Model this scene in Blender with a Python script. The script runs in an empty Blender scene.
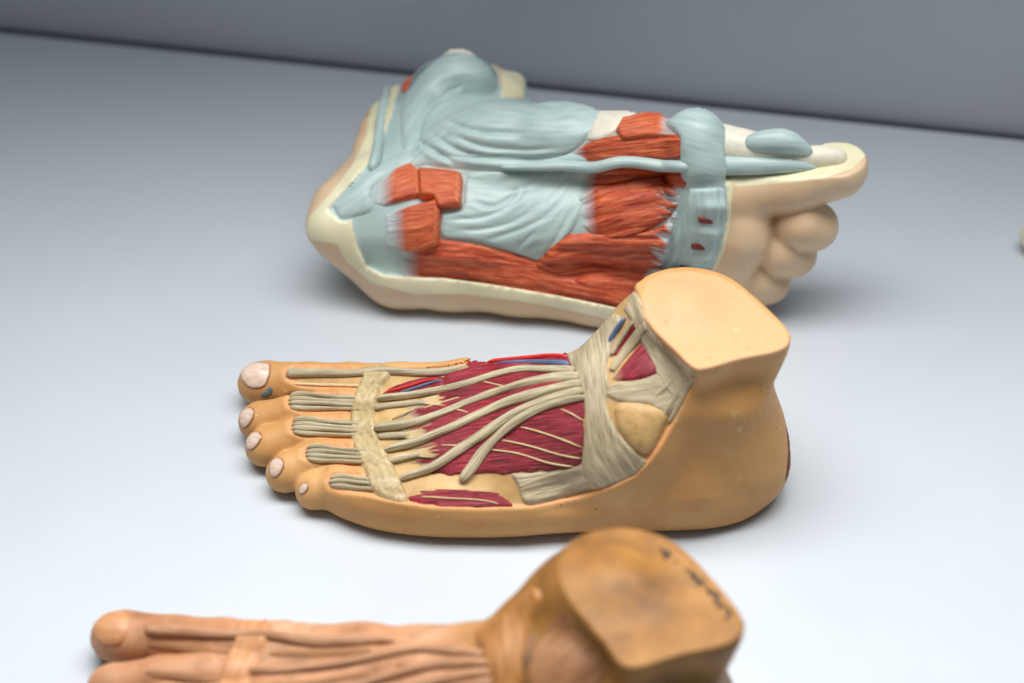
import bpy, math
import numpy as np
from mathutils import Vector, Matrix

# ------------------------------------------------------------------ camera, world, lamps, exposure
PITCH = math.radians(40.0); DIST = 110.0; LENS = 85.0; W, H = 1024, 683
FPX = LENS / 36.0 * W
CAM = np.array([0.0, -DIST * math.cos(PITCH), DIST * math.sin(PITCH)])      # centimetres
FWD = np.array([0.0, math.cos(PITCH), -math.sin(PITCH)])
UPV = np.array([0.0, math.sin(PITCH), math.cos(PITCH)])
S = 0.01                                                                    # cm -> m
sc = bpy.context.scene
COL = sc.collection
cd = bpy.data.cameras.new('camera'); cam = bpy.data.objects.new('camera', cd); COL.objects.link(cam)
cam.location = Vector(CAM * S); cam.rotation_euler = (math.pi / 2 - PITCH, 0, 0)
cd.lens = LENS; cd.sensor_width = 36.0; cd.clip_start = 0.02; cd.clip_end = 50
cd.dof.use_dof = True; cd.dof.focus_distance = 1.032; cd.dof.aperture_fstop = 4.7
sc.camera = cam
wd = bpy.data.worlds.new('World'); sc.world = wd; wd.use_nodes = True
bg = wd.node_tree.nodes['Background']; bg.inputs[0].default_value = (0.80, 0.90, 1.0, 1); bg.inputs[1].default_value = 0.15
def area(name, loc, target, sx, sy, power, col=(1, 1, 1), spread=180):
    l = bpy.data.lights.new(name, 'AREA'); l.shape = 'RECTANGLE'; l.size = sx; l.size_y = sy
    l.energy = power; l.color = col; l.spread = math.radians(spread)
    o = bpy.data.objects.new(name, l); COL.objects.link(o); o.location = loc
    o.rotation_euler = (Vector(target) - Vector(loc)).to_track_quat('-Z', 'Y').to_euler()
    return o
area('case_lamp', (0.0, -0.04, 0.60), (0.0, -0.26, 0.0), 0.9, 0.26, 3.1, (1.0, 0.985, 0.96), 98)
area('room_lamp', (-0.3, 0.25, 1.5), (0, 0, 0), 1.0, 0.8, 0.55, (0.80, 0.95, 1.0), 160)
sc.view_settings.view_transform = 'Standard'; sc.view_settings.look = 'None'
sc.view_settings.exposure = 0.0; sc.view_settings.gamma = 1.0

# ------------------------------------------------------------------ pixel <-> place helpers (centimetres)
def ray(u, v):
    u = np.asarray(u, float); v = np.asarray(v, float)
    d = np.empty(u.shape + (3,))
    d[..., 0] = (u - W / 2) / FPX
    k = (H / 2 - v) / FPX
    d[..., 1] = FWD[1] + UPV[1] * k; d[..., 2] = FWD[2] + UPV[2] * k
    return d
def at_z(u, v, z):
    d = ray(u, v); t = (z - CAM[2]) / d[..., 2]; return CAM + d * np.asarray(t)[..., None]
def at_y(u, v, y):
    d = ray(u, v); t = (y - CAM[1]) / d[..., 1]; return CAM + d * np.asarray(t)[..., None]
def proj(P):
    q = P - CAM; w = q @ FWD
    return W / 2 + FPX * q[..., 0] / w, H / 2 - FPX * (q @ UPV) / w

# ------------------------------------------------------------------ numeric tools
def poly_sd(u, v, poly):                         # signed distance, positive inside
    u = np.asarray(u, np.float32); v = np.asarray(v, np.float32)
    p = np.asarray(poly, np.float32); d2 = np.full(u.shape, 1e9, np.float32); ins = np.zeros(u.shape, bool)
    n = len(p)
    for i in range(n):
        ax, ay = p[i]; bx, by = p[(i + 1) % n]; ex, ey = bx - ax, by - ay
        px, py = u - ax, v - ay
        t = np.clip((px * ex + py * ey) / (ex * ex + ey * ey + 1e-9), 0, 1)
        d2 = np.minimum(d2, (px - t * ex) ** 2 + (py - t * ey) ** 2)
        if ay != by:
            c = ((ay > v) != (by > v)) & (u < ex * (v - ay) / (by - ay) + ax); ins ^= c
    d = np.sqrt(d2); return np.where(ins, d, -d)
def line_coord(u, v, line):                      # (arc length, signed distance) to a polyline, in px
    p = np.asarray(line, float); best = np.full(np.shape(u), 1e9); s = np.zeros(np.shape(u)); dd = np.zeros(np.shape(u)); acc = 0
    n = len(p) - 1
    for i in range(n):
        a, b = p[i], p[i + 1]; e = b - a; L = np.hypot(*e); px, py = u - a[0], v - a[1]
        t = (px * e[0] + py * e[1]) / L
        tc = np.clip(t, -1e9 if i == 0 else 0, 1e9 if i == n - 1 else L)
        qx, qy = px - tc * e[0] / L, py - tc * e[1] / L; d = np.hypot(qx, qy)
        sg = np.sign(e[0] * py - e[1] * px)
        m = d < best; best = np.where(m, d, best); s = np.where(m, acc + tc, s); dd = np.where(m, d * sg, dd); acc += L
    return s, dd
def spline(pts, step):                           # dense Catmull-Rom through rows of any width
    p = np.asarray(pts, float)
    if len(p) == 2: p = np.array([p[0], (p[0] + p[1]) / 2, p[1]])
    q = np.vstack([2 * p[0] - p[1], p, 2 * p[-1] - p[-2]]); out = []
    for i in range(1, len(q) - 2):
        n = max(2, int(np.hypot(*(q[i + 1] - q[i])[:2]) / step)); t = np.linspace(0, 1, n, endpoint=False)[:, None]
        a, b, c, d = q[i - 1], q[i], q[i + 1], q[i + 2]
        out.append(0.5 * (2 * b + (c - a) * t + (2 * a - 5 * b + 4 * c - d) * t ** 2 + (3 * b - a - 3 * c + d) * t ** 3))
    out.append(p[-1:]); return np.vstack(out)
def smooth_poly(pts, step=4):
    p = list(pts); q = spline(p + [p[0]], step)[:-1]; return q
def hash2(i, j, seed):
    n = (i.astype(np.int64) * 374761393 + j.astype(np.int64) * 668265263 + seed * 1274126177) & 0x7fffffff
    n = ((n ^ (n >> 13)) * 1274126177) & 0x7fffffff
    return ((n ^ (n >> 16)) & 0xffff) / 65535.0
def vnoise(x, y, seed=0):
    x = np.asarray(x, float); y = np.asarray(y, float)
    i = np.floor(x); j = np.floor(y); fx = x - i; fy = y - j
    fx = fx * fx * (3 - 2 * fx); fy = fy * fy * (3 - 2 * fy); i = i.astype(int); j = j.astype(int)
    a = hash2(i, j, seed); b = hash2(i + 1, j, seed); c = hash2(i, j + 1, seed); d = hash2(i + 1, j + 1, seed)
    return (a * (1 - fx) + b * fx) * (1 - fy) + (c * (1 - fx) + d * fx) * fy
def sstep(x, a, b):
    t = np.clip((x - a) / (b - a), 0, 1); return t * t * (3 - 2 * t)

class Field:                                     # a signed distance volume (cm)
    def __init__(s, lo, hi, h):
        s.lo = np.array(lo, float); s.h = h
        n = np.ceil((np.array(hi) - s.lo) / h).astype(int) + 1
        s.F = np.full(n, 3.0, np.float32)
        s.ax = [s.lo[i] + h * np.arange(n[i]) for i in range(3)]
    def box(s, lo, hi):
        sl = []
        for i in range(3):
            a = int(np.clip(math.floor((lo[i] - s.lo[i]) / s.h), 0, s.F.shape[i])); b = int(np.clip(math.ceil((hi[i] - s.lo[i]) / s.h) + 1, 0, s.F.shape[i]))
            sl.append(slice(a, b))
        g = [s.ax[i][sl[i]].astype(np.float32) for i in range(3)]
        return tuple(sl), g[0][:, None, None], g[1][None, :, None], g[2][None, None, :]
    def add(s, sl, d, k):
        f = s.F[sl]
        if f.size == 0: return
        if k > 0:
            hh = np.clip(0.5 + 0.5 * (f - d) / k, 0, 1); s.F[sl] = f + (d - f) * hh - k * hh * (1 - hh)
        else: s.F[sl] = np.minimum(f, d)
    def cap(s, a, b, ra, rb, k=0.6, squash=None):      # tapered capsule; squash=(axis, factor)
        a = np.asarray(a, float); b = np.asarray(b, float); m = max(ra, rb) + k + 3 * s.h
        sl, X, Y, Z = s.box(np.minimum(a, b) - m, np.maximum(a, b) + m)
        e = b - a; L2 = float(e @ e) + 1e-9
        px, py, pz = X - a[0], Y - a[1], Z - a[2]
        t = np.clip((px * e[0] + py * e[1] + pz * e[2]) / L2, 0, 1)
        qx, qy, qz = px - t * e[0], py - t * e[1], pz - t * e[2]
        if squash is not None:
            ax, fct = squash; q = [qx, qy, qz]; q[ax] = q[ax] / fct; qx, qy, qz = q
        d = np.sqrt(qx * qx + qy * qy + qz * qz) - (ra + (rb - ra) * t)
        s.add(sl, d.astype(np.float32), k)
    def chain(s, pts, rs, k=0.6, squash=None):
        for i in range(len(pts) - 1): s.cap(pts[i], pts[i + 1], rs[i], rs[i + 1], k, squash)
    def ell(s, c, r, k=0.6, rotz=0):
        c = np.asarray(c, float); r = np.asarray(r, float); m = max(r) + k + 3 * s.h
        sl, X, Y, Z = s.box(c - m, c + m); ca, sa = math.cos(rotz), math.sin(rotz)
        x, y, z = X - c[0], Y - c[1], Z - c[2]; x, y = ca * x + sa * y, -sa * x + ca * y
        kk = np.sqrt((x / r[0]) ** 2 + (y / r[1]) ** 2 + (z / r[2]) ** 2)
        s.add(sl, ((kk - 1) * min(r)).astype(np.float32), k)
    def loft(s, secs, k=0.6):                    # secs: list of (z, polygon in cm); polygons morph over height
        P = np.vstack([np.asarray(p) for _, p in secs]); m = k + 1.0
        z0, z1 = secs[0][0], secs[-1][0]
        sl, X, Y, Z = s.box((P[:, 0].min() - m, P[:, 1].min() - m, z0 - m), (P[:, 0].max() + m, P[:, 1].max() + m, z1 + m))
        XX, YY = np.broadcast_arrays(X[:, :, 0], Y[:, :, 0])
        sds = np.stack([-poly_sd(XX, YY, p) for _, p in secs], -1); zs = np.array([z for z, _ in secs])
        zz = np.clip(Z[0, 0, :], z0, z1); i = np.clip(np.searchsorted(zs, zz) - 1, 0, len(zs) - 2)
        hz = zs[i + 1] - zs[i]; t = (zz - zs[i]) / hz                                  # cubic through the sections
        tg = np.gradient(sds, zs, axis=-1)
        d = (2 * t ** 3 - 3 * t ** 2 + 1) * sds[:, :, i] + (t ** 3 - 2 * t ** 2 + t) * hz * tg[:, :, i] + (3 * t ** 2 - 2 * t ** 3) * sds[:, :, i + 1] + (t ** 3 - t ** 2) * hz * tg[:, :, i + 1]
        d = np.maximum(d, np.maximum(Z - z1, z0 - Z)); s.add(sl, d.astype(np.float32), k)
    def cut(s, d, k=0.0):
        if k > 0:
            hh = np.clip(0.5 - 0.5 * (s.F - d) / k, 0, 1); s.F = (s.F + (d - s.F) * hh + k * hh * (1 - hh)).astype(np.float32)
        else: s.F = np.maximum(s.F, d).astype(np.float32)
    def near(s, w):
        idx = np.nonzero(np.abs(s.F) < w)
        P = np.stack([s.ax[i][idx[i]] for i in range(3)], -1); return idx, P
    def blur(s, n):
        F = s.F.copy()
        for _ in range(n):
            for a in range(3):
                G = np.pad(F, [(1, 1) if i == a else (0, 0) for i in range(3)], mode='edge')
                lo = [slice(None)] * 3; mi = [slice(None)] * 3; hi = [slice(None)] * 3
                lo[a] = slice(0, -2); mi[a] = slice(1, -1); hi[a] = slice(2, None)
                F = 0.25 * G[tuple(lo)] + 0.5 * G[tuple(mi)] + 0.25 * G[tuple(hi)]
        return F.astype(np.float32)
    def sample(s, F, P):
        q = (P - s.lo) / s.h; n = np.array(F.shape)
        bad = np.any((q < 0) | (q > n - 1.001), -1); q = np.clip(q, 0, n - 1.001)
        i = q.astype(int); f = (q - i).astype(np.float32); o = 0
        for dx in (0, 1):
            for dy in (0, 1):
                for dz in (0, 1):
                    w = (f[..., 0] if dx else 1 - f[..., 0]) * (f[..., 1] if dy else 1 - f[..., 1]) * (f[..., 2] if dz else 1 - f[..., 2])
                    o = o + w * F[i[..., 0] + dx, i[..., 1] + dy, i[..., 2] + dz]
        return np.where(bad, 3.0, o)
    def ready(s, nb=3): s.Fs = s.blur(nb); return s
    def normal(s, P, e=0.15):
        g = np.stack([s.sample(s.Fs, P + np.eye(3)[i] * e) - s.sample(s.Fs, P - np.eye(3)[i] * e) for i in range(3)], -1)
        return g / (np.linalg.norm(g, axis=-1, keepdims=True) + 1e-9)
    def hit(s, u, v):                            # first hit of the photo ray with the surface
        u = np.ravel(u); v = np.ravel(v); D = ray(u, v); n = len(u)
        hi = s.lo + s.h * (np.array(s.F.shape) - 1)
        cor = np.array([[a, b, c] for a in (s.lo[0], hi[0]) for b in (s.lo[1], hi[1]) for c in (s.lo[2], hi[2])])
        w = (cor - CAM) @ FWD; t0, t1 = w.min(), w.max(); st = s.h * 1.2
        T = np.full(n, np.nan); alive = np.arange(n); prev = np.full(n, 3.0); t = t0
        while t < t1 and len(alive):
            f = s.sample(s.Fs, CAM + D[alive] * t); m = f < 0
            a = alive[m]; fp = prev[a]; T[a] = t - st * (-f[m]) / (fp - f[m] + 1e-9)
            prev[alive] = f; alive = alive[~m]; t += st
        P = CAM + D * np.nan_to_num(T, nan=t1)[:, None]
        return P, ~np.isnan(T)
    def nets(s):
        F = s.F; lo, h = s.lo, s.h; ins = F < 0
        n = np.array(F.shape); cnt = np.zeros(n - 1, np.int8); C = [(a, b, c) for a in (0, 1) for b in (0, 1) for c in (0, 1)]
        def sub(A, o): return A[o[0]:o[0] + n[0] - 1, o[1]:o[1] + n[1] - 1, o[2]:o[2] + n[2] - 1]
        for o in C: cnt += sub(ins, o)
        act = (cnt > 0) & (cnt < 8); I = np.nonzero(act); idm = np.full(act.shape, -1, np.int32); idm[I] = np.arange(len(I[0]))
        base = np.stack(I, -1).astype(np.float32); acc = np.zeros_like(base); num = np.zeros(len(base), np.float32)
        vals = {o: F[I[0] + o[0], I[1] + o[1], I[2] + o[2]] for o in C}
        for o in C:
            for a in range(3):
                if o[a] == 0:
                    p = list(o); p[a] = 1; p = tuple(p); va, vb = vals[o], vals[p]; m = (va < 0) != (vb < 0)
                    t = va / np.where(m, va - vb, 1); q = np.tile(np.array(o, np.float32), (len(base), 1)); q[:, a] = t
                    acc[m] += q[m]; num[m] += 1
        V = lo + h * (base + acc / num[:, None]); Q = []
        for a in range(3):
            b, c = (a + 1) % 3, (a + 2) % 3
            A = [slice(None)] * 3; B = [slice(None)] * 3; A[a] = slice(0, -1); B[a] = slice(1, None)
            for ax in (b, c): A[ax] = slice(1, -1); B[ax] = slice(1, -1)
            x, y = ins[tuple(A)], ins[tuple(B)]
            for m, flip in ((x & ~y, False), (~x & y, True)):
                J = np.nonzero(m)
                if not len(J[0]): continue
                K = [None] * 3; K[a] = J[a]; K[b] = J[b] + 1; K[c] = J[c] + 1
                def cell(db, dc):
                    L = list(K); L[b] = K[b] - db; L[c] = K[c] - dc; return idm[L[0], L[1], L[2]]
                q = np.stack([cell(1, 1), cell(0, 1), cell(0, 0), cell(1, 0)], -1); Q.append(q[:, ::-1] if flip else q)
        return V, np.vstack(Q)

def relax(V, Q, n=2, lam=0.5):
    E = np.vstack([Q[:, [0, 1]], Q[:, [1, 2]], Q[:, [2, 3]], Q[:, [3, 0]]])
    for _ in range(n):
        acc = np.zeros_like(V); num = np.zeros(len(V))
        for a, b in ((0, 1), (1, 0)):
            for c in range(3): acc[:, c] += np.bincount(E[:, a], V[E[:, b], c], len(V))
            num += np.bincount(E[:, a], minlength=len(V))
        V = V * (1 - lam) + lam * acc / np.maximum(num, 1)[:, None]
    return V

# ------------------------------------------------------------------ mesh makers
def mesh_obj(name, V, Q, mat, parent=None, attrs=None, uv=None, smooth=True, label=None):
    me = bpy.data.meshes.new(name); V = np.asarray(V, np.float64) * S; Q = np.asarray(Q, np.int32); k = Q.shape[1]
    me.vertices.add(len(V)); me.vertices.foreach_set('co', V.ravel())
    me.loops.add(Q.size); me.loops.foreach_set('vertex_index', Q.ravel())
    me.polygons.add(len(Q)); me.polygons.foreach_set('loop_start', np.arange(len(Q), dtype=np.int32) * k)
    me.polygons.foreach_set('loop_total', np.full(len(Q), k, np.int32))
    if uv is not None:
        l = me.uv_layers.new(name='flow'); l.data.foreach_set('uv', np.asarray(uv, np.float32)[Q.ravel()].ravel())
    for n, a in (attrs or {}).items():
        at = me.attributes.new(n, 'FLOAT', 'POINT'); at.data.foreach_set('value', np.asarray(a, np.float32))
    me.polygons.foreach_set('use_smooth', np.full(len(Q), smooth)); me.update(); me.validate()
    if mat: me.materials.append(mat)
    o = bpy.data.objects.new(name, me); COL.objects.link(o)
    if parent: o.parent = parent; o.matrix_parent_inverse = Matrix.Translation(-parent.location) 
    if label: o['label'] = label
    return o
def thing(name, loc, label, cat, group=None):
    o = bpy.data.objects.new(name, None); o.empty_display_size = 0.03; COL.objects.link(o); o.location = Vector(np.asarray(loc) * S)
    o['label'] = label; o['category'] = cat
    if group: o['group'] = group
    return o
def patch(name, fld, poly, mat, parent, height=0.12, edge=4.0, flow=None, step=1.6, ridges=0.0, rw=5.0, fade=None, sink=0.06, wob=0.0, bulge=0.0, seed=1, label=None, smooth=True, extra=None, edge_noise=0.0, edge_mask=None, fade_drop=1.0, jump=0.6):
    """a raised, closed-edged piece of relief lying on the body: outline given in photo pixels, height in cm"""
    P = smooth_poly(poly) if smooth else np.asarray(poly, float)
    u0, v0 = P.min(0) - 5; u1, v1 = P.max(0) + 5
    us = np.arange(u0, u1 + step, step); vs = np.arange(v0, v1 + step, step); U, Vv = np.meshgrid(us, vs, indexing='ij')
    Uw = U + wob * (vnoise(U / 9, Vv / 9, seed) - 0.5); Vw = Vv + wob * (vnoise(U / 9, Vv / 9, seed + 7) - 0.5)
    sd = poly_sd(Uw, Vw, P)
    fl = flow if flow is not None else [(u0, (v0 + v1) / 2), (u1, (v0 + v1) / 2)]
    s_, d_ = line_coord(U, Vv, fl)
    if edge_noise > 0: sd = sd + edge_noise * (vnoise(s_ / 30, d_ / 1.3, seed + 3) - 0.6) * (edge_mask(U, Vv) if edge_mask else 1)
    keep = sd > -2.6
    X, ok = fld.hit(U, Vv); ok = ok.reshape(U.shape) & keep; X = X.reshape(U.shape + (3,))
    N = fld.normal(X.reshape(-1, 3)).reshape(X.shape)
    prof = np.clip(sd / edge, -1, 1); hh = np.where(prof > 0, np.sqrt(np.clip(1 - (1 - np.clip(prof, 0, 1)) ** 2, 0, 1)), prof * 1.0)
    hgt = np.where(hh > 0, hh * height, hh * sink * edge / 2.6)
    hgt = hgt + bulge * sstep(sd, 0, max(sd.max(), 1))
    f = fade(U, Vv) if fade else np.zeros(U.shape)
    hgt = np.where(hgt > 0, hgt * (1 - 0.85 * sstep(f, 0, 1) * fade_drop), hgt)
    if ridges: hgt = hgt + ridges * sstep(sd, 0, 4) * (vnoise(s_ / 60, d_ / rw, seed) + 0.5 * vnoise(s_ / 40, d_ / (rw * 0.45), seed + 5) - 0.75)
    if extra is not None: hgt = hgt + extra(U, Vv) * sstep(sd, 0, 3)
    X = X + N * hgt[..., None]
    dep = (X - CAM) @ FWD
    q = ok[:-1, :-1] & ok[1:, :-1] & ok[1:, 1:] & ok[:-1, 1:]
    dm = np.stack([dep[:-1, :-1], dep[1:, :-1], dep[1:, 1:], dep[:-1, 1:]]); q &= (dm.max(0) - dm.min(0)) < jump
    ids = np.arange(U.size).reshape(U.shape)
    Q = np.stack([ids[:-1, :-1][q], ids[:-1, 1:][q], ids[1:, 1:][q], ids[1:, :-1][q]], -1)
    used = np.unique(Q); mp = np.full(U.size, -1); mp[used] = np.arange(len(used)); Q = mp[Q]
    at = {'edge': sd.ravel()[used]}
    at['fade'] = f.ravel()[used]
    uv = np.stack([s_.ravel()[used], d_.ravel()[used]], -1) / 22.0
    return mesh_obj(name, X.reshape(-1, 3)[used], Q, mat, parent, at, uv, True, label)
def cord(name, fld, pts, mat, parent, hw=4.0, ht=0.14, lift=0.0, scale=24.0, nseg=14, groove=0.0, seed=1, fade=None, taper=(1, 1), label=None, wv=0.0):
    """a cord laid on the body: centre line in photo pixels (u, v[, half width px])"""
    p = [tuple(q) if len(q) == 3 else (q[0], q[1], hw) for q in pts]; L = spline(p, 2.2)
    X, ok = fld.hit(L[:, 0], L[:, 1])
    if not ok.all():
        i = np.arange(len(L)); g = np.nonzero(ok)[0]
        for c in range(3): X[:, c] = np.interp(i, g, X[g, c])
    N = fld.normal(X)
    def sm(A, n):
        for _ in range(n): A = np.vstack([A[:1], 0.25 * A[:-2] + 0.5 * A[1:-1] + 0.25 * A[2:], A[-1:]])
        return A
    X = sm(X, 4); N = sm(N, 10); N /= np.linalg.norm(N, axis=1, keepdims=True)
    T = np.gradient(X, axis=0); T /= np.linalg.norm(T, axis=1, keepdims=True) + 1e-9
    B = np.cross(N, T); B /= np.linalg.norm(B, axis=1, keepdims=True) + 1e-9
    n = len(L); t = np.linspace(0, 1, n); endr = np.ones(n)
    for k, e in ((0, taper[0]), (1, taper[1])):
        x = np.minimum((t if k == 0 else 1 - t) * n / 5.0, 1); endr = np.minimum(endr, e + (1 - e) * np.sqrt(1 - (1 - x) ** 2)) if e < 1 else endr
    a = np.linspace(0, 2 * math.pi, nseg, endpoint=False); V = []; s = np.concatenate([[0], np.cumsum(np.linalg.norm(np.diff(X, axis=0), axis=1))])
    w = L[:, 2] / scale * endr * (1 + wv * (vnoise(s * 0.9, np.full(n, seed * 5.3), seed + 2) - 0.5)); hh = ht * endr * np.clip(L[:, 2] / hw, 0.5, 2) ** 0.5
    for j, aa in enumerate(a):
        g = 1 + groove * (vnoise(s * 0.7 + seed * 3.1, np.full(n, j * 1.7 + seed * 11.3), seed) - 0.5)
        V.append(X + N * (lift * endr + math.sin(aa) * hh * g)[:, None] + B * (math.cos(aa) * w * (1 + (g - 1) * 0.5))[:, None])
    V = np.stack(V, 1).reshape(-1, 3); idx = np.arange(n * nseg).reshape(n, nseg); r = np.roll(idx, -1, 1)
    Q = np.stack([idx[:-1], r[:-1], r[1:], idx[1:]], -1).reshape(-1, 4)
    V = np.vstack([V, X[:1], X[-1:]]); c0, c1 = n * nseg, n * nseg + 1
    half = np.arange(0, nseg, 2)
    capq = [[c0, idx[0, (j + 2) % nseg], idx[0, (j + 1) % nseg], idx[0, j]] for j in half] + [[c1, idx[-1, j], idx[-1, (j + 1) % nseg], idx[-1, (j + 2) % nseg]] for j in half]
    Q = np.vstack([Q, capq])
    uv = np.stack([np.repeat(s, nseg), np.tile(np.abs(np.cos(a / 2)) * 0.9, n)], -1); uv = np.vstack([uv, [[0, 0], [s[-1], 0]]])
    f = fade(t) if fade else np.zeros(n)
    return mesh_obj(name, V, Q, mat, parent, {'fade': np.concatenate([np.repeat(f, nseg), [f[0], f[-1]]]), 'edge': np.full(len(V), 5.0)}, uv, True, label)

# ------------------------------------------------------------------ materials
def rgb(r, g, b):
    f = lambda c: (c / 255 / 12.92) if c / 255 <= 0.04045 else ((c / 255 + 0.055) / 1.055) ** 2.4
    return (f(r), f(g), f(b), 1)
class NT:
    def __init__(s, name):
        s.m = bpy.data.materials.new(name); s.m.use_nodes = True; s.t = s.m.node_tree; s.b = s.t.nodes['Principled BSDF']
    def n(s, typ, **kw):
        x = s.t.nodes.new(typ)
        for k, v in kw.items(): setattr(x, k, v)
        return x
    def link(s, a, b): s.t.links.new(a, b)
    def noise(s, scale, detail=4, rough=0.55, vec=None):
        x = s.n('ShaderNodeTexNoise'); x.inputs['Scale'].default_value = scale; x.inputs['Detail'].default_value = detail; x.inputs['Roughness'].default_value = rough
        if vec is not None: s.link(vec, x.inputs['Vector'])
        return x.outputs[0]
    def ramp(s, fac, stops):
        x = s.n('ShaderNodeValToRGB'); e = x.color_ramp.elements
        while len(e) < len(stops): e.new(0.5)
        for i, (p, c) in enumerate(stops): e[i].position = p; e[i].color = c if len(c) == 4 else (*c, 1)
        s.link(fac, x.inputs[0]); return x.outputs[0]
    def rng(s, val, a, b, c=0.0, d=1.0):
        x = s.n('ShaderNodeMapRange'); x.inputs[1].default_value = a; x.inputs[2].default_value = b; x.inputs[3].default_value = c; x.inputs[4].default_value = d
        s.link(val, x.inputs[0]); return x.outputs[0]
    def mix(s, fac, a, b, mode='MIX'):
        x = s.n('ShaderNodeMix', data_type='RGBA', blend_type=mode)
        if isinstance(fac, (int, float)): x.inputs[0].default_value = fac
        else: s.link(fac, x.inputs[0])
        for sock, v in ((x.inputs[6], a), (x.inputs[7], b)):
            if isinstance(v, tuple): sock.default_value = v
            else: s.link(v, sock)
        return x.outputs[2]
    def math(s, op, a, b=0.0):
        x = s.n('ShaderNodeMath', operation=op)
        for i, v in enumerate((a, b)):
            if isinstance(v, (int, float)): x.inputs[i].default_value = v
            else: s.link(v, x.inputs[i])
        return x.outputs[0]
    def attr(s, name): return s.n('ShaderNodeAttribute', attribute_name=name).outputs['Fac']
    def obj(s): return s.n('ShaderNodeTexCoord').outputs['Object']
    def flow(s, sx, sy):
        uv = s.n('ShaderNodeUVMap', uv_map='flow').outputs[0]; mp = s.n('ShaderNodeMapping'); mp.inputs['Scale'].default_value = (sx, sy, 1); s.link(uv, mp.inputs[0]); return mp.outputs[0]
    def bump(s, hgt, strength=0.3, dist=0.001, prev=None):
        x = s.n('ShaderNodeBump'); x.inputs['Strength'].default_value = strength; x.inputs['Distance'].default_value = dist
        s.link(hgt, x.inputs['Height'])
        if prev is not None: s.link(prev, x.inputs['Normal'])
        return x.outputs[0]
    def done(s, col, normal=None, rough=0.45, coat=0.0, sss=0.0, spec=0.5):
        if isinstance(col, tuple): s.b.inputs['Base Color'].default_value = col
        else: s.link(col, s.b.inputs['Base Color'])
        if normal is not None: s.link(normal, s.b.inputs['Normal'])
        if isinstance(rough, (int, float)): s.b.inputs['Roughness'].default_value = rough
        else: s.link(rough, s.b.inputs['Roughness'])
        s.b.inputs['Specular IOR Level'].default_value = spec; s.b.inputs['Coat Weight'].default_value = coat; s.b.inputs['Coat Roughness'].default_value = 0.3
        if sss: s.b.inputs['Subsurface Weight'].default_value = sss; s.b.inputs['Subsurface Radius'].default_value = (0.004, 0.002, 0.001); s.b.inputs['Subsurface Scale'].default_value = 0.5
        return s.m
def fibre(name, dark, mid, light, sx=0.9, sy=9.0, bump=0.5, rough=0.45, fade_col=None, coat=0.0, streak=None, rimc=None, lo=0.3, hi=0.7, fleck=None):
    m = NT(name); f = m.flow(sx, sy); a = m.noise(1.6, 5, 0.6, f)
    c = m.ramp(a, [(lo, dark), ((lo + hi) / 2, mid), (hi, light)])
    big = m.noise(60, 3, 0.5, m.obj()); c = m.mix(m.rng(big, 0.35, 0.7, 0.0, 0.35), c, dark)
    if fleck: c = m.mix(m.rng(m.noise(1.0, 2, 0.5, m.flow(0.5, 4.5)), 0.68, 0.74, 0, 0.8), c, fleck)
    if fade_col:
        fd = m.math('ADD', m.attr('fade'), m.rng(m.noise(1.0, 4, 0.6, m.flow(0.6, 7.0)), 0.2, 0.8, -0.22, 0.22))
        fd = m.math('MULTIPLY', m.rng(fd, 0.15, 0.85), m.rng(m.attr('fade'), 0.02, 0.2)); c = m.mix(fd, c, fade_col)
    if rimc: c = m.mix(m.rng(m.attr('edge'), 0.6, 2.6, 1.0, 0.0), c, rimc)
    fine = m.noise(1.5, 3, 0.6, m.flow(sx * 1.2, sy * 2.5))
    nb = m.bump(fine, bump * 0.6, 0.0006, m.bump(a, bump, 0.0016))
    return m.done(c, nb, rough, coat)

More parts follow.
